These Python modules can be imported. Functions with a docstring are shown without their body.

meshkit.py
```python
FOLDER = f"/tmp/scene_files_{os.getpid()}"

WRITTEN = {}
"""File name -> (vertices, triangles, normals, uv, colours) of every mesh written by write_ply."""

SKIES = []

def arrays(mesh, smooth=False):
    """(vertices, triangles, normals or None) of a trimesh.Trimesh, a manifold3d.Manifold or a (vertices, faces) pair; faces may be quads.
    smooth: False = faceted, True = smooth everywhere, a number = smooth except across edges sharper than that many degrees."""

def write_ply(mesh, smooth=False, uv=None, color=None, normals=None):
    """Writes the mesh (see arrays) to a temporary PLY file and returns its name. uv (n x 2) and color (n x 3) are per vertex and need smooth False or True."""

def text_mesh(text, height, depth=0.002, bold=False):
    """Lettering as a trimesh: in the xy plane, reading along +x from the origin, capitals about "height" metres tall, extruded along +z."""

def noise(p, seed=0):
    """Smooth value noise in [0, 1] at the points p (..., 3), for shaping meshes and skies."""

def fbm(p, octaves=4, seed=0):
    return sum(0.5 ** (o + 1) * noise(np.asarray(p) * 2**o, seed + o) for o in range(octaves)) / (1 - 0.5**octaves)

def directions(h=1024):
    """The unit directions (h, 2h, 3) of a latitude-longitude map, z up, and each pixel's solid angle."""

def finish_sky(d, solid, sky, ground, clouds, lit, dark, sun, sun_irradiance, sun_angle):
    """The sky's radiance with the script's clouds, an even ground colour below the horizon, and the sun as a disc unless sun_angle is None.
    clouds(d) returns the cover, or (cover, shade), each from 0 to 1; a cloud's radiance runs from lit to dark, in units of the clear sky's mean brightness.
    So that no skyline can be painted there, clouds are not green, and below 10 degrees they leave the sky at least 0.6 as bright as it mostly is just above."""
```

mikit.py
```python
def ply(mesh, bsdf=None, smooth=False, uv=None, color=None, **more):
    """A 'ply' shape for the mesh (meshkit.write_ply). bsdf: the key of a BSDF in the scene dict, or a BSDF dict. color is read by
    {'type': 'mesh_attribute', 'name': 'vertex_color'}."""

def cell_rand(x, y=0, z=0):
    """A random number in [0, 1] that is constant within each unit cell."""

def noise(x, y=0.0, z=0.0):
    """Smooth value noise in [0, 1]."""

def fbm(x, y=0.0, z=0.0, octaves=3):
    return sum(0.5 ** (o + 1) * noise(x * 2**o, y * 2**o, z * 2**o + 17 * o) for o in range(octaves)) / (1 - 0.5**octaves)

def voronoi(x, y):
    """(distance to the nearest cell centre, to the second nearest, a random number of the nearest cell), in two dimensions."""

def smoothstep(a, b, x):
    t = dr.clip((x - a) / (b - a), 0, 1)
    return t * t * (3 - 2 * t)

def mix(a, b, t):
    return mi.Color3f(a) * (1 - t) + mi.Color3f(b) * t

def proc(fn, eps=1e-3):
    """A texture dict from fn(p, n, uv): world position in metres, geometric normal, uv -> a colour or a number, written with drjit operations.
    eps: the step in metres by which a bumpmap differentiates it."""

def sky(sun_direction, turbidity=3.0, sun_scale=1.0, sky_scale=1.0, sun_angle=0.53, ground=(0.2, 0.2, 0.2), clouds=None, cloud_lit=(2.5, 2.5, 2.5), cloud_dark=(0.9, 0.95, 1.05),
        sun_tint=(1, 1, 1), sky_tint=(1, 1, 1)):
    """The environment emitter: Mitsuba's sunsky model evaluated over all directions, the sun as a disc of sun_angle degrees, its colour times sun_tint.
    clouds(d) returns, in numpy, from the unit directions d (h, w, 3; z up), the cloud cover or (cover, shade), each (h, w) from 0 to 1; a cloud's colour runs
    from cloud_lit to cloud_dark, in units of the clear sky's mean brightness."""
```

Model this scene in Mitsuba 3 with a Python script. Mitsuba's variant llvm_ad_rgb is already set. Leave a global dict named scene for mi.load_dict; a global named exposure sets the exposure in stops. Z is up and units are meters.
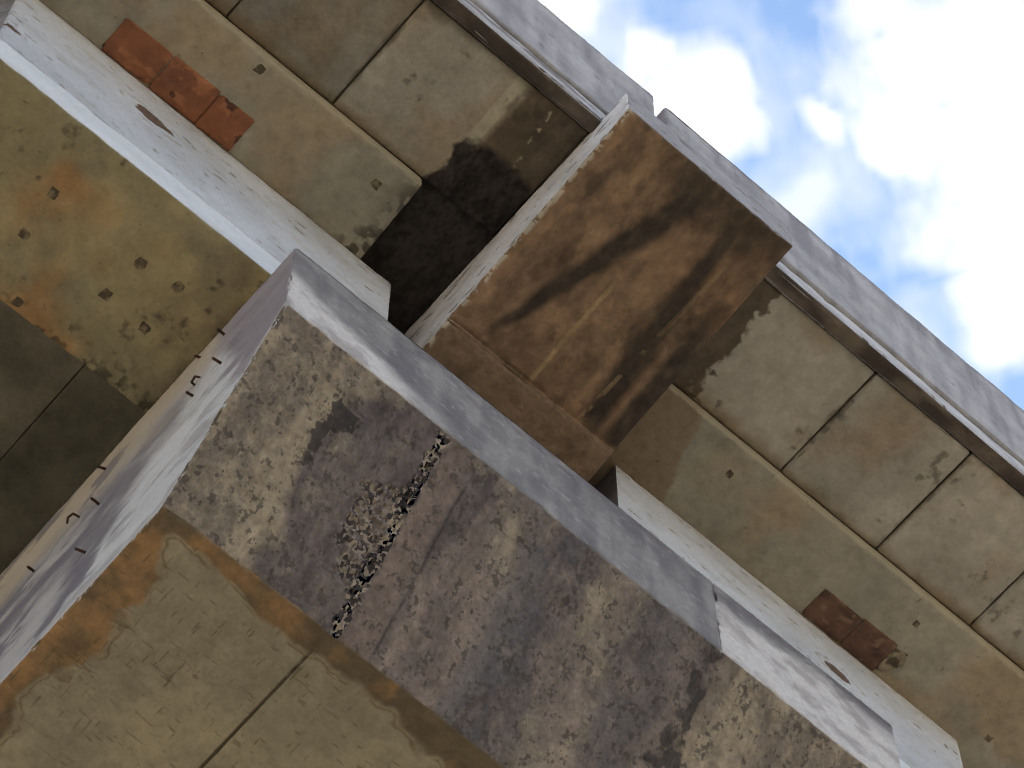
import math, numpy as np, trimesh, manifold3d as m3
import drjit as dr, mitsuba as mi
import mikit, meshkit
from mikit import proc, noise, fbm, smoothstep as S, mix

# ------------------------------------------------------------------ camera, sky, exposure
T4 = mi.ScalarTransform4f
CAM = np.array([-4.7, -5.0, 1.6])
FWD = np.array([0.24647, 0.28407, 0.92658]); UPV = -np.array([0.6085, 0.69877, -0.3761])
scene, labels = {'type': 'scene'}, {}
scene['camera'] = {
    'type': 'perspective', 'fov': 2 * math.degrees(math.atan(512 / 3505.3)), 'fov_axis': 'x', 'near_clip': 0.5, 'far_clip': 3000.0,
    'to_world': T4().look_at(origin=CAM.tolist(), target=(CAM + 10 * FWD).tolist(), up=UPV.tolist()),
    'film': {'type': 'hdrfilm', 'width': 1024, 'height': 768}}
exposure = 2.33


def cloud_cover(d):
    z = np.maximum(d[..., 2], 0.04)
    a, b = d[..., 0] / z, d[..., 1] / z
    q = np.stack([a, b, 0 * a], -1)
    w = np.stack([meshkit.fbm(q * 40, 5, 3), meshkit.fbm(q * 40, 5, 9)], -1) - 0.5
    a2, b2 = a + 0.030 * w[..., 0], b + 0.030 * w[..., 1]

    def blob(x, y, r):
        return np.clip(1.38 - np.hypot(a2 - x, b2 - y) / r, 0, 1)
    c = np.zeros_like(a)
    for x, y, r in CLOUDS:
        c = np.maximum(c, blob(x, y, r))
    # the same broken cumulus carries on over the rest of the sky
    rest = np.clip((meshkit.fbm(q * 6 + 4.3, 5, 5) - 0.42) * 4.5, 0, 1)
    far = np.clip((np.hypot(a - 0.26, b - 0.17) - 0.14) / 0.08, 0, 1)
    c = c * (1 - far) + rest * far
    wisps = meshkit.fbm(q * 60 + 1.7, 6, 21)
    c = np.clip(c * 1.15 - 0.08 + 1.9 * (wisps - 0.5), 0, 1)
    veil = np.clip(0.12 + (meshkit.fbm(q * 34, 6, 31) - 0.48) * 1.7, 0.03, 0.60)
    c = np.maximum(c, veil)
    shade = np.clip(meshkit.fbm(q * 9, 4, 77) * 1.6 - 0.6, 0, 1) * 0.6
    return c, shade


CLOUDS = [(0.298, 0.141, 0.034), (0.333, 0.160, 0.035), (0.305, 0.172, 0.016), (0.335, 0.186, 0.019), (0.358, 0.190, 0.018), (0.265, 0.147, 0.014),
          (0.244, 0.2026, 0.016), (0.262, 0.205, 0.012), (0.198, 0.207, 0.015), (0.229, 0.206, 0.010), (0.285, 0.181, 0.009), (0.37, 0.15, 0.05), (0.32, 0.11, 0.05)]
scene['daylight'] = mikit.sky([0.40, 0.80, 1.05], turbidity=3, sky_scale=1.65, clouds=cloud_cover, cloud_lit=(1.65, 1.65, 1.65), cloud_dark=(1.1, 1.14, 1.18), sky_tint=(0.95, 1.07, 1.08))

# ------------------------------------------------------------------ dimensions (metres; x along the deck, y towards its middle)
ZG, ZF, ZD, ZBODY = 16.867, 17.998, 18.078, 18.108
YF, YE = -0.481, -1.302
rng = np.random.default_rng(7)


# ------------------------------------------------------------------ helpers
def entry(key, mesh, bsdf, smooth=35, label=None, cat=None, group=None, kind=None):
    stem, k = key, 1
    while key in scene:
        key = f'{stem}_{k:03d}'; k += 1
    scene[key] = mikit.ply(mesh, bsdf, smooth=smooth)
    tag(key, label, cat, group, kind)
    return key


def tag(key, label=None, cat=None, group=None, kind=None):
    d = {k: v for k, v in dict(label=label, category=cat, group=group, kind=kind).items() if v}
    if d:
        labels[key] = d


def solid(profile, x0, x1):
    """a prism along x from its (y, z) outline"""
    cs = m3.CrossSection([np.asarray(profile, float)])
    if cs.area() < 0.0 or trimesh.path.polygons.Polygon(profile).exterior.is_ccw is False:
        cs = m3.CrossSection([np.asarray(profile, float)[::-1]])
    m = cs.extrude(x1 - x0)
    return m.transform(np.array([[0, 0, 1, x0], [1, 0, 0, 0], [0, 1, 0, 0]], float))


def box(x0, x1, y0, y1, z0, z1):
    return m3.Manifold.cube([x1 - x0, y1 - y0, z1 - z0]).translate([x0, y0, z0])


def tm(m):
    k = m.to_mesh()
    return trimesh.Trimesh(np.array(k.vert_properties[:, :3], float), np.array(k.tri_verts), process=False)


def weather(m, res=0.02, wave=0.003, chip=0.03, rnd=0.004, seed=0, relief=None):
    """refines a crisp solid and gives it cast concrete's uneven faces, rounded arrises and broken edges"""
    t = tm(m.refine_to_length(res))
    v, n = t.vertices.copy(), np.array(t.vertex_normals)
    adj, ang = t.face_adjacency_edges, t.face_adjacency_angles
    edge = np.unique(adj[ang > 0.35])
    v += n * (wave * 2 * (meshkit.fbm(v * 7, 4, seed) - 0.5))[:, None]
    if relief is not None:
        v += n * relief(t.vertices, n)[:, None]
    if len(edge):
        p = t.vertices[edge]
        loss = rnd + chip * np.clip(meshkit.fbm(p * 8, 3, seed + 5) - 0.60, 0, 1) * 3.0 + chip * 0.30 * np.clip(meshkit.noise(p * 45, seed + 6) - 0.62, 0, 1) * 2
        v[edge] -= n[edge] * loss[:, None]
    return trimesh.Trimesh(v, t.faces, process=False)


def crust(p, n):
    """the scaled strip on the sloping face: a broken trench with lumps of laitance left standing"""
    s = (16.052 - p[:, 2]) * 1.246
    slope = (n[:, 2] < -0.3) & (n[:, 1] < -0.5)
    du = p[:, 0] + 0.905 + 0.03 * (meshkit.fbm(p * 22, 3, 8) - 0.5)
    left = 0.06 + 0.20 * np.clip((s - 0.36) / 0.14, 0, 1) * np.clip((1.05 - s) / 0.25, 0, 1)
    k = np.clip((du / left + 1.0) / 0.2, 0, 1) * np.clip(-du / 0.012, 0, 1) * np.clip((s - 0.03) / 0.03, 0, 1) * slope
    lumps = np.clip((meshkit.fbm(p * 46, 3, 9) - 0.44) * 5, 0, 1)
    pit = np.clip((meshkit.fbm(p * 14, 4, 15) - 0.60) * 6, 0, 1) * slope
    return k * (-0.010 + 0.012 * lumps) - 0.0028 * pit


def join(*ms):
    return trimesh.util.concatenate([x if isinstance(x, trimesh.Trimesh) else tm(x) for x in ms])


# ------------------------------------------------------------------ materials
def N(p, sx, sy, sz, o=0.0, octaves=3):
    return fbm(p.x * sx + o, p.y * sy + o * 1.7, p.z * sz + o * 0.3, octaves)


def grain(p):
    return (0.88 + 0.24 * N(p, 80, 80, 80, 3.0, 2)) * (0.68 + 0.64 * N(p, 13, 13, 13, 5.0, 5))


def pits(p, f=30.0, t=0.80):
    return S(t, t + 0.05, noise(p.x * f, p.y * f, p.z * f))


def band(x, c, w, soft):
    """1 within w of c, fading over soft"""
    return 1 - S(w, w + soft, dr.abs(x - c))


def mould(p, y0=None):
    """black growth fed by the open deck joint, on the deck underside round the pier head"""
    wob = N(p, 6, 6, 6, 11.0, 4) - 0.5
    wob = wob + 0.35 * (N(p, 24, 24, 24, 12.0, 3) - 0.5)
    left = S(-1.385, -1.355, p.x + 0.16 * wob) * (1 - S(-0.3, 0.1, p.x))
    inner = S(-0.84, -0.75, p.y + 0.22 * wob - 0.10 * (p.x + 1.15))
    return left * inner * S(18.02, 18.05, p.z)


def damp(p):
    """brown damp staining on the deck underside beside the pier head"""
    wob = N(p, 7, 7, 7, 23.0, 4) - 0.5
    wob = wob + 0.4 * (N(p, 26, 26, 26, 22.0, 3) - 0.5)
    left = S(-1.305, -1.25, p.x + 0.07 * wob) * (1 - S(-0.3, 0.1, p.x))
    right = (1 - S(0.375, 0.40, p.x + 0.22 * wob)) * S(-0.2, 0.1, p.x)
    edge = S(-1.20, -1.15, -1.0 * dr.abs(p.y + 1.30) - 1.0 + 0.10 * wob)
    return dr.maximum(left, right) * S(18.0, 18.05, p.z)


def c_soffit(p, n, uv):
    a, b = N(p, 1.6, 1.6, 1.6, 1.0, 5), N(p, 5, 5, 5, 5.0, 5)
    c = mix((0.325, 0.272, 0.162), (0.232, 0.206, 0.135), S(0.30, 0.70, a))
    c = mix(c, (0.30, 0.165, 0.075), 0.8 * S(0.47, 0.70, N(p, 2.1, 2.1, 2.1, 40.0, 5)))
    c = mix(c, (0.20, 0.19, 0.14), 0.6 * S(0.45, 0.70, b))
    c = mix(c, (0.17, 0.125, 0.085), 0.55 * S(-2.3, -1.8, p.x) * S(0.35, 0.65, b))
    c = c * grain(p)
    c = mix(c, (0.035, 0.03, 0.025), 0.8 * S(0.75, 0.92, p.y + 0.35 * (N(p, 9, 9, 9, 29.0, 4) - 0.5)) * S(0.46, 0.60, N(p, 16, 16, 16, 39.0, 4)))
    c = mix(c, (0.07, 0.055, 0.042), 0.75 * S(0.60, 0.74, 0.6 * N(p, 20, 20, 20, 9.0, 4) + 0.4 * N(p, 3, 3, 3, 19.0, 3)))
    return mix(c, (0.06, 0.05, 0.04), 0.7 * pits(p, 44, 0.93))


def c_flange(p, n, uv):
    c = mix((0.325, 0.295, 0.235), (0.25, 0.23, 0.19), S(0.32, 0.68, N(p, 2.2, 2.2, 2.2, 61.0, 5)))
    c = mix(c, (0.33, 0.235, 0.14), 0.55 * S(0.50, 0.72, N(p, 2.6, 2.6, 2.6, 47.0, 5)))
    wet = (1 - S(0.53, 0.57, p.x - 0.35 * (p.y + 0.35) + 0.10 * (N(p, 8, 8, 8, 71.0, 4) - 0.5))) * S(-0.2, 0.1, p.x)
    c = mix(c, (0.215, 0.155, 0.105), 0.85 * wet)
    c = c * grain(p)
    endg = S(-1.47, -1.33, p.x + 0.14 * (N(p, 14, 14, 14, 31.0, 4) - 0.5) + 0.1 * S(-0.2, 0.0, p.y)) * (1 - S(-0.5, 0.0, p.x))
    c = mix(c, (0.05, 0.042, 0.032), 0.8 * endg * S(0.44, 0.60, N(p, 22, 22, 22, 33.0, 4)))
    rim = (1 - S(-0.480, -0.468, p.y + 0.02 * (N(p, 20, 20, 20, 3.0) - 0.5)))
    c = mix(c, (0.43, 0.395, 0.32), 0.55 * rim)
    return mix(c, (0.07, 0.06, 0.05), 0.7 * pits(p, 44, 0.945))


def c_panel(p, n, uv):
    c = mix((0.365, 0.333, 0.290), (0.275, 0.252, 0.225), S(0.30, 0.70, N(p, 2.4, 2.4, 2.4, 15.0, 5)))
    c = mix(c, (0.27, 0.20, 0.13), 0.6 * S(0.50, 0.70, N(p, 3.1, 3.1, 3.1, 83.0, 5)))
    # older, darker board beyond the second joint
    c = c * (1 - 0.32 * (1 - S(-1.965, -1.955, p.x)))
    c = mix(c, (0.40, 0.37, 0.29), 0.75 * (1 - S(-0.72, -0.66, p.y)) * band(p.x, -1.325 + 0.02 * (N(p, 9, 9, 9, 2.0) - 0.5), 0.030, 0.008))
    jx = dr.select(p.x < 0, p.x + 1.959, p.x - 1.037) / 0.672
    jd = dr.abs(jx - dr.floor(jx + 0.5)) * 0.672 + 0.05 * (N(p, 16, 16, 16, 57.0, 4) - 0.5)
    c = mix(c, (0.085, 0.068, 0.05), 0.7 * (1 - S(0.004, 0.028, jd)) * S(0.42, 0.62, N(p, 6, 6, 6, 58.0, 4)))
    rim = 1 - S(-1.20, -1.13, p.y + 0.12 * (N(p, 8, 8, 8, 29.0, 4) - 0.45) + 0.05 * S(0.0, 0.2, p.x))
    c = mix(c, (0.10, 0.08, 0.06), 0.75 * rim)
    inner = S(-0.56, -0.49, p.y + 0.10 * (N(p, 7, 7, 7, 37.0, 4) - 0.5))
    c = mix(c, (0.16, 0.11, 0.065), 0.55 * inner * (1 - S(-0.3, 0.2, p.y)))
    c = mix(c, mi.Color3f((0.095, 0.070, 0.050)) * (0.5 + 1.0 * N(p, 9, 9, 9, 52.0, 4)), 0.94 * damp(p))
    crust = band(p.x, -1.10 + 0.16 * (p.y + 1.0) + 0.03 * (N(p, 9, 9, 9, 7.0) - 0.5), 0.006, 0.008) * S(0.45, 0.6, N(p, 30, 30, 30, 8.0)) * (1 - S(-0.85, -0.8, p.y))
    c = mix(c, (0.42, 0.36, 0.27), 0.7 * crust)
    c = c * grain(p)
    c = mix(c, mi.Color3f((0.030, 0.024, 0.024)) * (0.25 + 1.3 * S(0.25, 0.8, N(p, 34, 22, 34, 6.0, 4))), 0.96 * mould(p))
    c = mix(c, (0.06, 0.05, 0.04), 0.6 * S(0.62, 0.74, 0.6 * N(p, 20, 20, 20, 19.0, 4) + 0.4 * N(p, 3, 3, 3, 39.0, 3)))
    return c


def c_body(p, n, uv):
    c = mix((0.24, 0.21, 0.16), (0.15, 0.13, 0.10), S(0.4, 0.6, N(p, 3, 3, 3, 4.0, 4))) * grain(p)
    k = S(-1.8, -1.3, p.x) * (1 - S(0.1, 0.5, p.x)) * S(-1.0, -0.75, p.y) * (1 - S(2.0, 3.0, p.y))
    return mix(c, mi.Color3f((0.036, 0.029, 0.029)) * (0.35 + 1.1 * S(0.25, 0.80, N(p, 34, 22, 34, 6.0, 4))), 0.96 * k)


def c_bay(p, n, uv):
    c = mix((0.215, 0.198, 0.160), (0.125, 0.115, 0.093), S(0.30, 0.70, N(p, 2.6, 2.6, 2.6, 24.0, 5)))
    c = mix(c, (0.15, 0.085, 0.06), 0.5 * S(0.56, 0.72, N(p, 3, 3, 3, 74.0, 5))) * grain(p)
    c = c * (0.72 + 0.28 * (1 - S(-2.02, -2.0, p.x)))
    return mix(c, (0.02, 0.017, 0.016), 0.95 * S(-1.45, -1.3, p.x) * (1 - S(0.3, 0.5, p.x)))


def c_web(p, n, uv):
    """girder: worn whitewash on the sides, bare stained concrete underneath"""
    under = S(0.55, 0.75, -n.z)
    base = c_soffit(p, n, uv)
    w = mix((0.535, 0.555, 0.615), (0.445, 0.46, 0.51), S(0.32, 0.70, N(p, 2.5, 2.5, 2.5, 14.0, 5)))
    w = mix(w, (0.40, 0.40, 0.41), 0.4 * S(0.50, 0.72, N(p, 7, 3, 12, 51.0, 5)))
    low = S(17.107, 17.099, p.z)
    w = mix(w, mi.Color3f((0.62, 0.65, 0.70)) * (0.9 + 0.2 * N(p, 5, 5, 9, 17.0)), low * 0.9)
    tops = S(17.86, 18.0, p.z + 0.25 * (N(p, 9, 9, 9, 18.0, 4) - 0.5))
    w = mix(w, (0.36, 0.345, 0.32), 0.5 * tops * S(0.46, 0.62, N(p, 13, 13, 13, 5.0, 5)))
    w = w * (0.9 + 0.2 * N(p, 60, 60, 60, 3.0, 2))
    w = mix(w, (0.16, 0.13, 0.11), 0.75 * (1 - low) * S(0.665, 0.74, N(p, 14, 14, 34, 12.0, 4)))
    lost = (1 - low) * S(0.60, 0.68, N(p, 3.4, 3.4, 6.5, 91.0, 5))
    w = mix(w, (0.36, 0.35, 0.345), 0.25 * lost)
    # the two spalled scars
    for cx, cz, L in ((-2.636, 17.644, 0.12), (1.861, 17.603, 0.10), (-3.44, 17.37, 0.05)):
        u, v = (p.x - cx) / L, (p.z - cz + 0.35 * (p.x - cx) * 0.3) / (0.30 * L * 1.5)
        r = dr.sqrt(u * u + v * v) + 0.8 * (N(p, 18, 18, 18, 4.0, 3) - 0.5)
        w = mix(w, (0.34, 0.32, 0.30), 0.8 * band(r, 1.55, 0.08, 0.12) * S(0.42, 0.55, N(p, 12, 12, 12, 44.0)))
        w = mix(w, mi.Color3f((0.13, 0.09, 0.075)) * (0.6 + 0.8 * N(p, 50, 50, 50, 2.0)), 1 - S(0.85, 1.0, r))
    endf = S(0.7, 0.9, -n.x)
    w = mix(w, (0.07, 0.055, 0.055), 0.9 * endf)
    return mix(w, base, under)


def c_cap(p, n, uv):
    rag = 0.014 * (N(p, 22, 22, 22, 88.0, 4) - 0.5)
    front, under = S(16.032, 16.040, p.z + rag), 1 - S(15.082, 15.090, p.z + rag)
    end = S(0.55, 0.75, dr.abs(n.x)) * S(1.84, 1.85, dr.abs(p.x) + rag)
    s = (16.052 - p.z) * 1.246
    g = grain(p)
    # --- the sloping underside: growth and soot in bands that run down the slope
    q = mi.Vector3f(p.x, s, mi.Float(0))
    st = fbm(q.x * 5.5 + 3, q.y * 0.9, 1.0, 4)
    iso = fbm(q.x * 6 + 7, q.y * 6, 2.0, 5)
    fine = fbm(q.x * 26, q.y * 22, 3.0, 4)
    wx, wy = fbm(q.x * 3 + 11, q.y * 3, 1.0, 3) - 0.5, fbm(q.x * 3 + 31, q.y * 3, 2.0, 3) - 0.5
    mx, my = q.x + 0.13 * wx, q.y + 0.30 * wy
    big, mid = fbm(mx * 3.2 + 2, my * 1.5, 1.0, 5), fbm(mx * 9 + 2, my * 4.5, 3.0, 5)
    tiny = fbm(q.x * 45, q.y * 40, 2.5, 3)
    st2 = fbm(mx * 15 + 3, q.y * 1.8, 7.0, 4)
    tone = 0.27 * st + 0.25 * st2 + 0.16 * big + 0.20 * mid + 0.12 * tiny
    c = mix((0.220, 0.172, 0.146), (0.082, 0.068, 0.071), S(0.32, 0.62, tone))
    c = mix(c, mi.Color3f((0.086, 0.084, 0.094)) * (0.5 + 1.0 * mid), 0.62 * dr.maximum(band(q.x + 0.10 * wx, -0.20, 0.06, 0.18), 0.7 * band(q.x + 0.1 * wx, 0.42, 0.05, 0.14)) * S(0.32, 0.60, mid))
    tan = dr.maximum(1 - S(-1.46, -1.33, q.x + 0.30 * wx + 0.16 * (mid - 0.5) + 0.02 * q.y - 0.25 * (1 - S(0.0, 0.25, q.y))), S(0.62, 0.80, q.x + 0.3 * wx + 0.2 * (mid - 0.5)))
    tanc = mix((0.30, 0.245, 0.178), (0.135, 0.108, 0.092), S(0.33, 0.64, 0.22 * tiny + 0.33 * mid + 0.25 * st2 + 0.2 * big - 0.10 * band(q.x, -1.50 + 0.2 * wx, 0.05, 0.05) * S(0.15, 0.3, q.y)))
    c = mix(c, tanc, 0.9 * tan)
    patch = 0.45 * mid + 0.25 * tiny + 0.2 * big + 0.10 * st2 - 0.03 + 0.14 * band(q.x + 0.1 * wx, 0.17, 0.10, 0.12) + 0.12 * band(q.x + 0.1 * wx, -0.48, 0.06, 0.12) * (1 - S(0.4, 0.7, q.y))
    c = mix(c, (0.31, 0.255, 0.19), 0.7 * S(0.50, 0.78, patch))
    c = mix(c, (0.190, 0.140, 0.115), 0.55 * band(q.x, -0.82 + 0.03 * (iso - 0.5), 0.045, 0.05))
    # black crust with pale flakes
    left = 0.06 + 0.20 * S(0.36, 0.50, q.y) * (1 - S(0.8, 1.05, q.y))
    du = q.x + 0.905 + 0.045 * (fine - 0.5)
    blk = S(-1.0, -0.8, du / left) * (1 - S(0.0, 0.015, du)) * S(0.02, 0.05, q.y)
    flake = S(0.53, 0.62, fbm(q.x * 78 + 1, q.y * 60, 4.0, 3) + 0.06 * band(q.y, 0.55, 0.15, 0.2) + 0.05 * band(q.y, 0.15, 0.07, 0.05) - 0.10 * band(q.y, 0.34, 0.05, 0.08))
    blkc = mix((0.038, 0.031, 0.032), (0.25, 0.205, 0.17), flake * 0.9)
    c = mix(c, blkc, blk * (0.35 + 0.65 * S(-0.06, -0.03, du) + 0.65 * S(0.45, 0.52, fine)))
    r = dr.sqrt(dr.square((q.x + 1.385) / 0.075) + dr.square((q.y - 0.30) / 0.085))
    r2 = dr.sqrt(dr.square((q.x + 1.43) / 0.035) + dr.square((q.y - 0.50) / 0.14))
    c = mix(c, (0.032, 0.027, 0.027), (1 - S(0.7, 1.15, dr.minimum(r, r2) + 2.6 * (fine - 0.5))) * 0.85)
    rs = band(q.x, 0.715 + 0.10 * (iso - 0.5) - 0.02 * q.y, 0.035 + 0.05 * S(0.1, 0.9, q.y), 0.02)
    c = mix(c, (0.045, 0.038, 0.036), 0.9 * rs * S(0.38, 0.60, fbm(q.x * 22, q.y * 14, 6.0, 4)))
    c = mix(c, (0.05, 0.042, 0.04), 0.7 * band(q.x, -0.726 + 0.03 * (fbm(q.x * 2, q.y * 3, 1.5) - 0.5), 0.004, 0.006) * S(0.30, 0.5, fbm(q.x * 2, q.y * 4, 7.0)))
    c = mix(c, (0.06, 0.05, 0.045), 0.7 * S(0.57, 0.68, fine * 0.6 + 0.4 * fbm(q.x * 70, q.y * 60, 2.0, 2)))
    sl = c * g * (0.55 + 0.9 * fbm(q.x * 42 + 9, q.y * 30, 5.5, 4))
    # --- front band
    f = mix((0.335, 0.315, 0.31), (0.185, 0.176, 0.185), S(0.30, 0.68, 0.5 * N(p, 3.2, 3, 3.2, 3.0, 5) + 0.5 * N(p, 13, 3, 1.8, 4.0, 5)))
    pale = dr.maximum((1 - S(-1.35, -0.8, p.x)) * (1 - S(16.30, 16.48, p.z + 0.25 * (p.x + 1.8) + 0.2 * (N(p, 6, 6, 6, 2.0, 4) - 0.5))),
                      S(0.725, 0.735, p.x) * (1 - S(16.50, 16.62, p.z - 0.12 * (p.x - 0.73) + 0.25 * (N(p, 5, 5, 5, 12.0, 4) - 0.5))))
    f = mix(f, mix((0.53, 0.495, 0.48), (0.35, 0.315, 0.305), S(0.45, 0.72, N(p, 9, 9, 9, 61.0, 5))), 0.9 * pale)
    f = f * (1 + 0.38 * pale)
    f = mix(f, (0.16, 0.135, 0.15), 0.75 * S(16.45, 16.8, p.z) * S(0.46, 0.60, N(p, 5, 5, 7, 66.0, 4)))
    f = mix(f, (0.46, 0.43, 0.44), 0.4 * S(0.58, 0.74, N(p, 20, 20, 26, 8.0, 5)))
    f = 0.72 * f * (0.85 + 0.3 * N(p, 60, 60, 60, 1.0, 2))
    # --- whitewashed end, with runs along the face
    yy, zz = p.y + 0.25 * p.z, p.z
    e1, e2 = fbm(yy * 2.2 + 4, zz * 5, 1.0, 5), fbm(yy * 4, zz * 9, 6.0, 5)
    e = mix((0.37, 0.352, 0.355), (0.185, 0.172, 0.19), S(0.36, 0.62, 0.6 * e1 + 0.4 * e2))
    t = p.y - 0.9 * (16.2 - p.z)
    white = S(0.10, 0.22, p.y - 0.35 * (p.z - 16.0) + 0.2 * (e1 - 0.5)) * (1 - S(0.55, 0.80, p.y + 0.65 * (p.z - 16.0) + 0.35 * (e2 - 0.5)))
    e = mix(e, (0.54, 0.54, 0.56), 0.8 * white * S(0.36, 0.56, e2 + 0.06))
    e = mix(e, (0.44, 0.375, 0.30), 0.8 * S(16.2, 16.6, p.z + 0.5 * (e1 - 0.5)) * S(0.2, 0.4, p.y))
    e = mix(e, (0.25, 0.22, 0.25), 0.8 * (1 - S(0.16, 0.30, p.y + 0.4 * (e2 - 0.5) + 0.22 * (16.4 - p.z))))
    e = mix(e, (0.15, 0.135, 0.165), 0.75 * S(0.52, 0.62, e2) * S(0.9, 1.1, p.y))
    e = mix(e, (0.52, 0.51, 0.53), 0.7 * (1 - S(0.0, 0.05, p.z - 15.075 - dr.maximum(0.0, (0.518 - p.y) * 1.344))))
    e = 0.84 * e * (0.88 + 0.24 * N(p, 60, 60, 60, 1.0, 2))
    # --- flat soffit: olive, with a rusty water mark along both outer edges
    b = mix((0.310, 0.275, 0.208), (0.235, 0.213, 0.168), S(0.32, 0.68, N(p, 2.5, 2.5, 2.5, 7.0, 5)))
    d = dr.minimum((p.y - 0.518) / (0.165 + 0.035 * p.x), (p.x + 1.863) / 0.19) + 1.5 * (N(p, 5, 5, 5, 27.0, 4) - 0.5)
    d = dr.select(p.y > 1.45, d + 0.2, d)
    rust = mix((0.27, 0.155, 0.075), (0.095, 0.070, 0.048), S(0.30, 0.66, N(p, 7, 7, 7, 3.0, 5) + 0.20 * S(-1.2, -0.4, p.x) - 0.06 * (1 - S(-1.7, -1.5, p.x)))) * (0.75 + 0.5 * N(p, 24, 24, 24, 13.0, 3))
    b = mix(b, rust, 0.88 * (1 - S(0.72, 1.0, d)))
    b = mix(b, (0.13, 0.085, 0.045), 0.55 * band(d, 1.0, 0.015, 0.06) * S(0.40, 0.5, N(p, 6, 6, 6, 13.0)))
    b = mix(b, (0.12, 0.09, 0.06), 0.7 * S(0.645, 0.74, N(p, 75, 13, 11, 35.0, 3)) * S(0.40, 0.60, N(p, 2.5, 2.5, 2.5, 36.0)))
    b = mix(b, (0.11, 0.08, 0.055), 0.45 * S(0.73, 0.80, N(p, 12, 65, 12, 37.0, 3)))
    b = b * g
    jl = dr.maximum(band(p.x, -0.953, 0.005, 0.006) * S(0.64, 0.68, p.y), band(p.y, 1.953, 0.005, 0.006))
    b = mix(b, (0.06, 0.045, 0.03), 0.85 * jl * S(0.28, 0.45, N(p, 7, 7, 7, 64.0)))
    return mix(mix(mix(sl, f, front), b, under), e, end)


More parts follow.
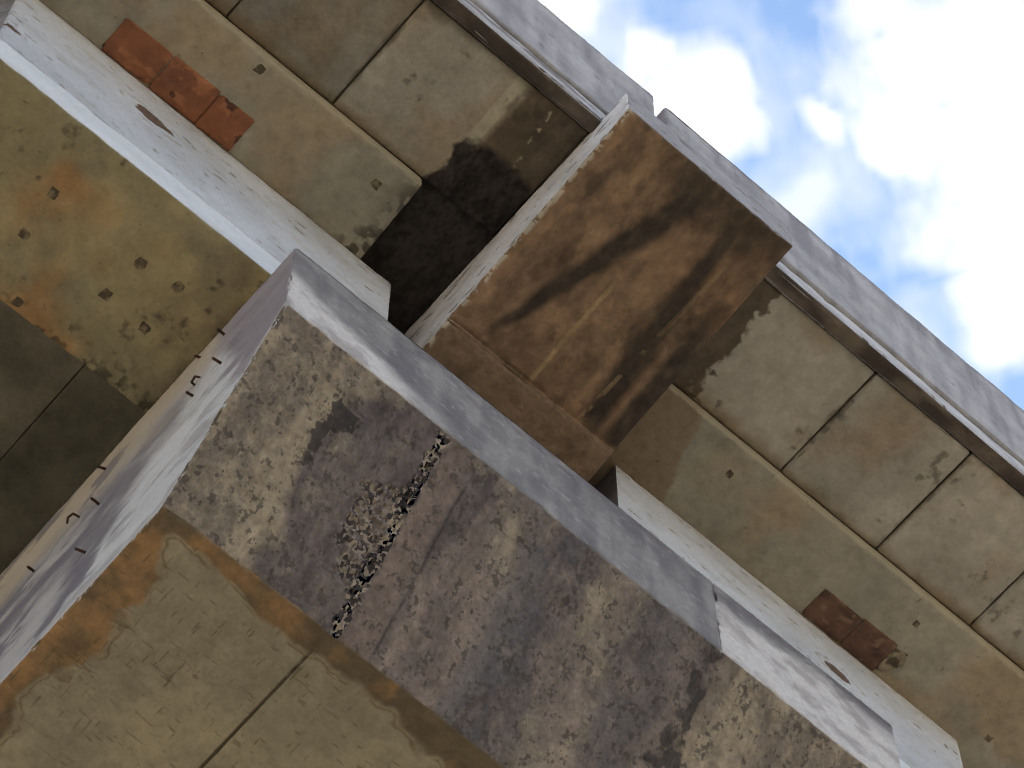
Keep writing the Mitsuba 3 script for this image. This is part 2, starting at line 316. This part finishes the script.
def c_block(p, n, uv):
    rag = 0.016 * (N(p, 24, 24, 24, 88.0, 4) - 0.5)
    under = dr.maximum(S(0.75, 0.9, -n.z), (1 - S(0.014, 0.020, p.z - 17.832 + 0.157 * (p.y + 1.483) + rag)) * S(-1.482, -1.474, p.y + rag) * S(BX0 + 0.001, BX0 + 0.007, p.x + rag))
    iso, fine = N(p, 5, 5, 5, 3.0, 5), N(p, 24, 16, 24, 7.0, 4)
    st = fbm(p.x * 9 + 0.15 * p.y, p.y * 1.4, 4.0, 4)
    c = mix((0.265, 0.172, 0.115), (0.150, 0.102, 0.073), S(0.32, 0.66, 0.4 * iso + 0.35 * st + 0.25 * fine))
    c = mix(c, (0.245, 0.140, 0.088), 0.5 * S(0.50, 0.64, N(p, 4, 3, 4, 33.0, 4)) * S(-0.35, 0.0, p.x))
    up = S(-0.30, -0.12, -1.0 * dr.abs(p.y + 0.15))
    # two soot tongues where the joint leaks
    l1 = p.x - (-0.704 + 0.317 * (p.y + 0.229)) * 1.0
    l1 = p.x - dr.lerp(-0.700, -0.300, dr.clip((-0.229 - p.y) / 1.30, -0.2, 1.0))
    k1 = 1 - S(0.25, 1.1, dr.abs(l1 + 0.035 * (iso - 0.5)) / (0.040 + 0.095 * dr.clip((-0.229 - p.y) / 1.3, 0, 1)))
    k1 = k1 * S(0.0, 0.25, -0.13 - p.y)
    l2 = p.x + 0.062 - 0.078 * (p.y + 0.75)
    k2 = 1 - S(0.25, 1.1, dr.abs(l2 + 0.04 * (iso - 0.5)) / (0.100 + 0.02 * p.y))
    k2 = k2 * S(0.0, 0.1, -0.12 - p.y)
    l3 = p.x - 0.085
    k3 = S(-0.05, 0.02, l3 + 0.05 * (iso - 0.5)) * S(-1.15, -0.75, p.y) * 0.9
    cut = 1 - S(-0.18, -0.13, p.y)
    fade = 1 - 0.35 * S(1.30, 1.46, -p.y)
    lipd = S(1.05, 1.38, -p.y + 0.20 * (iso - 0.5)) * S(-0.75, -0.45, p.x) * 0.75
    soot = dr.maximum(dr.maximum(dr.maximum(k1, k2) * fade, k3), lipd) * cut
    c = mix(c, (0.036, 0.030, 0.028), 0.92 * dr.minimum(1.0, soot * (0.95 + 0.6 * (fine - 0.35))))
    ridge = band(p.x, -0.383 + 0.02 * (iso - 0.5), 0.007, 0.010) * S(-0.85, -0.7, p.y) * cut
    c = mix(c, (0.36, 0.255, 0.155), 0.7 * ridge * S(0.36, 0.52, fine))
    c = mix(c, (0.36, 0.26, 0.16), 0.45 * band(p.x, -0.030 - 0.05 * (p.y + 0.8) + 0.02 * (iso - 0.5), 0.007, 0.010) * S(-1.25, -1.1, p.y) * S(0.42, 0.55, fine))
    c = mix(c, (0.27, 0.19, 0.125), 0.5 * band(p.y, -0.150, 0.006, 0.012) * S(0.40, 0.6, fine))
    c = mix(c, (0.055, 0.042, 0.034), 0.6 * S(0.50, 0.70, N(p, 9, 4, 9, 5.0, 5)))
    c = mix(c, mi.Color3f((0.215, 0.155, 0.115)) * (0.6 + 0.8 * iso), 0.7 * S(-0.15, -0.14, p.y))
    c = mix(c, (0.50, 0.45, 0.40), 0.85 * (1 - S(-0.893, -0.868, p.x + 0.03 * (fine - 0.5))) * S(0.42, 0.52, N(p, 34, 34, 34, 15.0, 3)))
    c = c * grain(p)
    c = c * (0.65 + 0.7 * N(p, 30, 18, 30, 77.0, 4))
    w = mix((0.60, 0.585, 0.605), (0.46, 0.445, 0.455), S(0.32, 0.68, N(p, 5, 4, 5, 8.0, 5)))
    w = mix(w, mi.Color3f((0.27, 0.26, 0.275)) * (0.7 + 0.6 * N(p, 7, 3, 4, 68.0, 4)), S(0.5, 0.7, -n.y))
    w = mix(w, (0.16, 0.13, 0.12), 0.7 * S(0.60, 0.68, N(p, 15, 9, 20, 28.0, 4))) * (0.85 + 0.3 * N(p, 60, 60, 60, 1.0, 2))
    return mix(w, c, under)


def c_edge(p, n, uv):
    under = S(0.5, 0.7, -n.z)
    c = mix((0.125, 0.098, 0.082), (0.055, 0.043, 0.038), S(0.36, 0.62, N(p, 5, 9, 5, 3.0, 5))) * grain(p)
    w = mix((0.44, 0.43, 0.44), (0.31, 0.30, 0.31), S(0.34, 0.66, N(p, 5, 3, 9, 8.0, 5)))
    w = mix(w, (0.15, 0.13, 0.13), 0.85 * S(0.45, 0.55, N(p, 9, 9, 18, 18.0, 5)) * (1 - S(-1.0, -0.9, p.x)) * S(18.09, 18.15, p.z + 0.05 * (N(p, 8, 8, 8, 1.0) - 0.5)))
    w = w * (0.85 + 0.3 * N(p, 60, 60, 60, 1.0, 2))
    return mix(w, c, under)


def c_parapet(p, n, uv):
    run = N(p, 13, 3, 1.6, 8.0, 4)
    c = mix((0.36, 0.345, 0.355), (0.225, 0.215, 0.228), S(0.34, 0.66, 0.5 * run + 0.5 * N(p, 3, 3, 4, 2.0, 5)))
    c = mix(c, (0.20, 0.185, 0.21), 0.5 * S(0.50, 0.66, run) * S(18.5, 19.1, p.z + 0.3 * (run - 0.5)))
    c = mix(c, (0.17, 0.15, 0.16), 0.7 * S(19.05, 19.2, p.z + 0.12 * (N(p, 9, 9, 9, 5.0, 4) - 0.5)) * S(0.4, 0.55, N(p, 6, 6, 6, 25.0, 4)))
    c = mix(c, (0.16, 0.14, 0.14), 0.6 * S(0.69, 0.76, N(p, 16, 16, 16, 45.0, 4)))
    return c * (0.85 + 0.3 * N(p, 60, 60, 60, 1.0, 2))


def c_brick(p, n, uv):
    c = mix((0.265, 0.105, 0.058), (0.195, 0.082, 0.050), S(0.36, 0.64, N(p, 9, 9, 9, 3.0, 4)))
    c = mix(c, (0.40, 0.17, 0.085), 0.6 * S(0.55, 0.66, N(p, 14, 20, 14, 13.0, 4)))
    c = mix(c, (0.06, 0.03, 0.025), 0.8 * S(0.64, 0.70, N(p, 15, 15, 15, 23.0, 3)))
    return c * grain(p)


def c_dark_brick(p, n, uv):
    c = mix((0.140, 0.078, 0.058), (0.085, 0.050, 0.040), S(0.38, 0.62, N(p, 11, 14, 11, 3.0, 4)))
    c = mix(c, (0.23, 0.15, 0.10), 0.6 * S(0.58, 0.68, N(p, 20, 26, 20, 13.0, 4)))
    return c * grain(p)


def c_mortar(p, n, uv):
    return mix((0.26, 0.21, 0.15), (0.08, 0.06, 0.045), S(0.42, 0.60, N(p, 22, 22, 22, 3.0, 4))) * grain(p)


def c_plug(p, n, uv):
    return mix((0.22, 0.18, 0.12), (0.075, 0.058, 0.042), S(0.25, 0.66, N(p, 42, 42, 42, 3.0, 4)))


def c_rust(p, n, uv):
    return mix((0.085, 0.045, 0.030), (0.030, 0.020, 0.018), S(0.35, 0.65, N(p, 60, 60, 60, 3.0, 3)))


def c_ground(p, n, uv):
    a = fbm(p.x * 0.05, p.y * 0.05, 1.0, 4)
    c = mix((0.27, 0.235, 0.185), (0.19, 0.18, 0.13), S(0.38, 0.62, a))
    return c * (0.75 + 0.5 * fbm(p.x * 2, p.y * 2, 2.0, 4))


def h_concrete(p, n, uv):
    return 0.6 * fbm(p.x * 26, p.y * 26, p.z * 26, 3) + 0.4 * noise(p.x * 130, p.y * 130, p.z * 130) - 0.9 * S(0.80, 0.90, noise(p.x * 44 + 5, p.y * 44, p.z * 44))


def h_crust(p, n, uv):
    return fbm(p.x * 20, p.y * 20, p.z * 20, 3) + 0.45 * fbm(p.x * 90, p.y * 90, p.z * 90, 2)


def material(key, fn, rough=0.92, bump=0.006, height=h_concrete):
    m = {'type': 'principled', 'base_color': proc(fn), 'roughness': rough, 'specular': 0.25}
    if bump:
        m = {'type': 'bumpmap', 'arbitrary': proc(height, eps=0.003), 'scale': bump, 'bsdf': m}
    scene[key] = {'type': 'twosided', 'bsdf': m}


for key, fn, bump, h in (('web_concrete', c_web, 0.004, h_concrete), ('flange_concrete', c_flange, 0.005, h_concrete), ('panel_concrete', c_panel, 0.005, h_concrete),
                         ('deck_concrete', c_body, 0.010, h_crust), ('bay_concrete', c_bay, 0.005, h_concrete), ('cap_concrete', c_cap, 0.007, h_crust),
                         ('block_concrete', c_block, 0.010, h_crust), ('edge_concrete', c_edge, 0.008, h_crust), ('parapet_concrete', c_parapet, 0.006, h_crust),
                         ('terracotta', c_brick, 0.006, h_crust), ('dark_terracotta', c_dark_brick, 0.012, h_crust), ('old_mortar', c_mortar, 0.014, h_crust),
                         ('plug_grout', c_plug, 0, None), ('rusty_steel', c_rust, 0, None), ('dry_ground', c_ground, 0, None)):
    material(key, fn, 0.92, bump, h)

# ------------------------------------------------------------------ ground
g = trimesh.Trimesh([[-600, -600, 0], [600, -600, 0], [600, 600, 0], [-600, 600, 0]], [[0, 1, 2], [0, 2, 3]])
entry('ground', g, 'dry_ground', smooth=False, label='dry grassy earth below the viaduct', kind='structure')

# ------------------------------------------------------------------ the pier: cap with tapered underside, shaft, rebar stubs
YM = 2.465                                      # middle of the viaduct
CX0, CX1, CYF, CZS, CZT, CYB, CZB = -1.863, 1.915, -0.209, 16.040, 16.770, 0.518, 15.075
cap = solid([(CYF, CZT), (CYF, CZS), (CYB, CZB), (2 * YM - CYB, CZB), (2 * YM - CYF, CZS), (2 * YM - CYF, CZT)], CX0, CX1)
near = cap ^ box(-3, 3, -1, 2.25, 14, 18)
far = cap ^ box(-3, 3, 2.25, 8, 14, 18)
for xj in (-0.953,):                             # board joint in the flat soffit
    near = near - box(xj - 0.004, xj + 0.004, 0.62, 3, 14.9, 15.080)
near = near - box(0.728, 0.734, -0.3, -0.206, 16.0, 16.9)
near = near - box(-1.60, 0.9, 1.95, 1.957, 14.9, 15.08)
entry('viaduct_pier__cap', join(weather(near, 0.0125, 0.005, 0.045, 0.005, 1, crust), far), 'cap_concrete', 35)
shaft = m3.CrossSection([np.array([(-0.9, 1.75), (0.9, 1.75), (0.9, 3.18), (-0.9, 3.18)])]).offset(-0.15, m3.JoinType.Round).offset(0.15, m3.JoinType.Round, circular_segments=24)
entry('viaduct_pier__shaft', tm(shaft.extrude(15.15).translate([0, 0, -0.08])), 'cap_concrete', 35)
for yc in (0.46, 2 * YM - 0.46):
    for xc in (-1.5, 0.75):
        entry('viaduct_pier__bearing_pad', tm(box(xc - 0.2, xc + 0.2, yc - 0.25, yc + 0.25, CZT - 0.01, ZG - 0.001)), 'plug_grout', False)


def rod(points, r=0.006, sides=7):
    p = np.asarray(points, float)
    out = None
    for a, b in zip(p[:-1], p[1:]):
        h = m3.Manifold.batch_hull([m3.Manifold.sphere(r, sides).translate(a.tolist()), m3.Manifold.sphere(r, sides).translate(b.tolist())])
        out = h if out is None else out + h
    return tm(out)


for i, (y, z, L, hook) in enumerate(((0.290, 16.62, 0.055, 0), (0.262, 16.22, 0.06, 0), (0.47, 16.70, 0.03, 0), (0.47, 16.34, 0.03, 2), (0.46, 16.20, 0.045, 0), (1.16, 16.60, 0.04, 0), (1.13, 16.13, 0.06, 0), (1.29, 16.26, 0.05, 1), (1.13, 15.62, 0.06, 0), (1.62, 16.2, 0.05, 0))):
    b = np.array([CX0 + 0.02, y, z])
    L *= 0.75
    tip = b + [-0.02 - L, 0.01 * (i % 3 - 1), -0.02]
    pts = [b, tip]
    if hook:
        pts += [tip + [-0.010, 0.022 if hook == 1 else -0.04, -0.02], tip + [0.0, 0.035 if hook == 1 else -0.065, -0.03 - 0.015 * hook]]
    entry('viaduct_pier__rebar_stub', rod(pts, 0.0075 if not hook else 0.0060), 'rusty_steel', 40)
tag('viaduct_pier', 'large stained concrete pier head with a sloping underside in the lower left foreground', 'pier')

# ------------------------------------------------------------------ girders
def girder_meshes(x0, x1, fx0, fx1, sgn, seed):
    """x0..x1 the web, fx0..fx1 the flange; the end block thins to the web at 2.25 m from the end at the pier"""
    full = solid([(0, ZG), (0.927, ZG), (0.927, ZF - 0.002), (0, ZF - 0.002)], x0, x1)
    lo, hi = (x0, x1)
    if sgn < 0:                                  # end block at x1
        a, b = x1 - 2.30, x1 - 2.42
        cut = m3.Manifold.hull_points(np.array([(x, y, z) for (x, y) in ((a, -0.02), (b, 0.16), (lo - 1, 0.16), (lo - 1, -0.02)) for z in (ZG + 0.235, ZF + 0.1)], float))
        view = box(x1 - 2.9, x1 + 1, -1, 2, 16, 19)
    else:
        a, b = x0 + 2.385, x0 + 2.50
        cut = m3.Manifold.hull_points(np.array([(x, y, z) for (x, y) in ((a, -0.02), (b, 0.16), (hi + 1, 0.16), (hi + 1, -0.02)) for z in (ZG + 0.235, ZF + 0.1)], float))
        view = box(x0 - 1, x0 + 2.9, -1, 2, 16, 19)
    body = full - cut
    # the plinth stands a little proud of the wall above it
    body = body - box(lo - 1, hi + 1, -0.02, 0.014, ZG + 0.235, ZF + 1)
    web = join(weather(body ^ view, 0.025, 0.0025, 0.008, 0.003, seed), body - view)
    fl = solid([(YF, ZF), (1.340, ZF), (1.340, ZBODY - 0.003), (YF, ZBODY - 0.003)], fx0, fx1)
    if sgn < 0:                                  # broken, skewed end of the flange
        fl = fl - m3.Manifold.hull_points(np.array([(x, y, z) for (x, y) in ((-1.372, -0.6), (-1.30, 0.02), (-1.28, 1.6), (0, 1.6), (0, -0.6)) for z in (17, 19)], float))
        fview = box(fx1 - 2.9, 3, -1, 1.5, 17, 19)
    else:
        fview = box(-1, fx0 + 3.2, -1, 1.5, 17, 19)
    flange = join(weather(fl ^ fview, 0.022, 0.0022, 0.014 if sgn > 0 else 0.03, 0.004, seed + 3), fl - fview)
    return web, flange


def plug(x, y, z, r, seed):
    k = np.random.default_rng(seed)
    q = [(x + r * (a + k.uniform(-.25, .25)), y + r * (b + k.uniform(-.25, .25))) for a, b in ((-1, -1), (0, -1.05), (1, -1), (1.05, 0), (1, 1), (0, 1.05), (-1, 1), (-1.05, 0))]
    return tm(m3.Manifold.hull_points(np.array([(a, b, z - 0.002) for a, b in q] + [(a, b, z + 0.02) for a, b in q], float)))


def brick(x0, x1, y0, y1, z0, z1, seed):
    b = box(x0, x1, y0, y1, z0, z1)
    return weather(b, 0.02, 0.004, 0.02, 0.004, seed)


GL, GR = 'viaduct_girder', 'viaduct_girder_001'
web, flange = girder_meshes(-9.0, -1.146, -9.0, -1.2, -1, 11)
entry(GL + '__web', web, 'web_concrete', 35); entry(GL + '__flange', flange, 'flange_concrete', 35)
for i, (x0, x1) in enumerate(((-3.004, -2.710), (-2.706, -2.420), (-2.417, -2.200))):
    entry(GL + '__brick', brick(x0, x1, -0.195 - 0.006 * (i % 2), 0.012, ZF - 0.014 - 0.002 * (i == 1), ZF + 0.03, 90 + i), 'terracotta', 40)
for i, (x, y) in enumerate(((-2.35, -0.414), (-1.545, -0.337))):
    entry(GL + '__form_tie_plug', plug(x, y, ZF, 0.022, 200 + i), 'plug_grout', False)
for i, (x, y) in enumerate(((-2.853, 0.349), (-2.829, 0.595), (-2.333, 0.357), (-2.129, 0.333), (-2.12, 0.594), (-2.36, 0.584), (-2.646, 0.882))):
    entry(GL + '__form_tie_plug', plug(x, y, ZG, 0.024, 210 + i), 'plug_grout', False)
tag(GL, 'whitewashed concrete girder with a red brick patch at upper left', 'girder', 'girders resting on the pier head')

web, flange = girder_meshes(0.350, 9.0, 0.184, 9.0, 1, 31)
entry(GR + '__web', web, 'web_concrete', 35); entry(GR + '__flange', flange, 'flange_concrete', 35)
for i, (x0, x1) in enumerate(((1.632, 1.898), (1.901, 2.140))):
    entry(GR + '__brick', brick(x0, x1, -0.178 - 0.008 * (i % 2), 0.010, ZF - 0.012, ZF + 0.03, 96 + i), 'dark_terracotta', 40)
lump = m3.Manifold.hull_points(np.array([(2.137, -0.165, ZF - 0.014), (2.137, -0.01, ZF - 0.012), (2.22, -0.19, ZF - 0.012), (2.25, -0.12, ZF - 0.012), (2.19, -0.02, ZF - 0.008), (2.137, -0.17, ZF + 0.02), (2.137, 0.0, ZF + 0.02), (2.20, -0.1, ZF + 0.02)], float))
entry(GR + '__mortar_lump', weather(lump, 0.012, 0.006, 0.03, 0.004, 55), 'old_mortar', 40)
for i, (x, y) in enumerate(((2.127, -0.336), (0.826, -0.329), (2.875, -0.10))):
    entry(GR + '__form_tie_plug', plug(x, y, ZF, 0.018, 220 + i), 'plug_grout', False)
tag(GR, 'whitewashed concrete girder with a dark brown brick patch at lower right', 'girder', 'girders resting on the pier head')

# the girders of the far side of the viaduct
for key, x0, x1, side in (('viaduct_girder_002', -9.0, -1.146, 'left'), ('viaduct_girder_003', 0.35, 9.0, 'right')):
    y0 = 2 * YM - 0.927
    entry(key + '__web', tm(box(x0, x1, y0, y0 + 0.927, ZG, ZF - 0.002)), 'web_concrete', False)
    entry(key + '__flange', tm(box(x0, x1, 2 * YM - 1.340, 2 * YM - YF, ZF, ZBODY - 0.003)), 'flange_concrete', False)
    tag(key, f'concrete girder on the far side of the viaduct, {side} of the pier middle', 'girder', 'girders on the far side of the viaduct')

# ------------------------------------------------------------------ pier head bracket between the girder ends
BX0, BX1, BYO = -0.902, 0.181, -1.483
prof = [(BYO, 17.832), (-0.152, 17.626), (-0.143, 17.617), (0.30, 17.545), (0.45, 16.90), (2 * YM - 0.45, 16.90), (2 * YM - 0.30, 17.56), (2 * YM - BYO, 17.832), (2 * YM - BYO, ZBODY - 0.003), (BYO, ZBODY - 0.003)]
blk = solid(prof, BX0, BX1)
bn = blk ^ box(-2, 2, -2, 0.7, 16, 19)
entry('pier_bracket', join(weather(bn, 0.016, 0.005, 0.016, 0.004, 61), blk - box(-2, 2, -2, 0.7, 16, 19)), 'block_concrete', 35,
      label='brown concrete bracket with black soot streaks projecting from under the deck', cat='bracket')

# ------------------------------------------------------------------ deck slabs with soffit panels and edge beam
JOINT = -0.53, -0.44                             # the open expansion joint over the bracket


def deck(key, x0, x1, label, seed):
    view = box(-4.2, 4.2, -2, 3, 17, 20)
    body = box(x0, x1, -1.19, 2 * YM + 1.19, ZBODY, 18.40)
    entry(key + '__slab', tm(body), 'deck_concrete', False)
    prof = [(YE, 18.066), (-1.285, 18.052), (-1.225, 18.052), (-1.208, 18.072), (-1.208, 18.212), (YE, 18.212)]
    eb = solid(prof, x0, x1) - box(BX0 - 0.004, BX1 + 0.004, -2, 0, 17, ZBODY + 0.003)
    en = eb ^ view
    entry(key + '__edge_beam', join(weather(en, 0.02, 0.004, 0.022, 0.004, seed), eb - view), 'edge_concrete', 35)
    fb = box(x0, x1, 2 * YM + 1.208, 2 * YM - YE, 18.052, 18.212)
    entry(key + '__edge_beam', tm(fb), 'edge_concrete', False)


def panels(key, xs, y0, y1, z, mat, seed, inner=False):
    for i, (a, b) in enumerate(zip(xs[:-1], xs[1:])):
        dz = float(rng.uniform(-0.003, 0.003))
        m = box(a + 0.005, b - 0.005, y0, y1, z + dz, ZBODY - 0.002)
        mesh = tm(m) if inner else weather(m, 0.016, 0.002, 0.050, 0.004, seed + i)
        entry(key + '__soffit_panel', mesh, mat, 35)


DL, DR = 'viaduct_deck', 'viaduct_deck_001'
deck(DL, -9.0, JOINT[0], None, 71)
deck(DR, JOINT[1], 9.0, None, 81)
panels(DL, [-4.65, -3.977, -3.304, -2.631, -1.959, -0.906], -1.203, YF - 0.006, ZD, 'panel_concrete', 300)
panels(DR, [0.186, 1.037, 1.707, 2.381, 3.055, 3.73, 4.4], -1.203, YF - 0.006, ZD, 'panel_concrete', 320)
panels(DL, [-4.65, -3.977, -3.304, -2.690, -2.017, -1.345], 1.346, 2 * YM - 1.346, ZD, 'bay_concrete', 340, True)
panels(DR, [0.366, 1.037, 1.707, 2.381], 1.346, 2 * YM - 1.346, ZD, 'bay_concrete', 360, True)
tag(DL, 'stained concrete deck underside left of the bracket, with dark board joints', 'deck', 'deck spans')
tag(DR, 'concrete deck underside right of the bracket, its boards cut by two dark joints', 'deck', 'deck spans')

# ------------------------------------------------------------------ parapets
for key, x0, x1, lab, seed in (('parapet_wall', -9.0, -0.527, 'pale weathered parapet left of the open deck joint', 401), ('parapet_wall_001', -0.440, 9.0, 'pale weathered parapet right of the open deck joint against the sky', 402)):
    pp = solid([(-1.318, 18.222), (-1.12, 18.216), (-1.12, 19.20), (-1.14, 19.225), (-1.298, 19.225), (-1.318, 19.205)], x0, x1)
    view = box(-4.2, 4.2, -2, 3, 17, 20)
    entry(key, join(weather(pp ^ view, 0.03, 0.006, 0.022, 0.005, seed), pp - view), 'parapet_concrete', 35, label=lab, cat='parapet', group='parapets on the deck edge')
for key, x0, x1 in (('parapet_wall_002', -9.0, -0.527), ('parapet_wall_003', -0.44, 9.0)):
    entry(key, tm(box(x0, x1, 2 * YM + 1.12, 2 * YM + 1.318, 18.216, 19.225)), 'parapet_concrete', False, label='parapet on the far edge of the viaduct, ' + ('left' if x0 < -1 else 'right') + ' of its open joint', cat='parapet', group='parapets on the far deck edge')
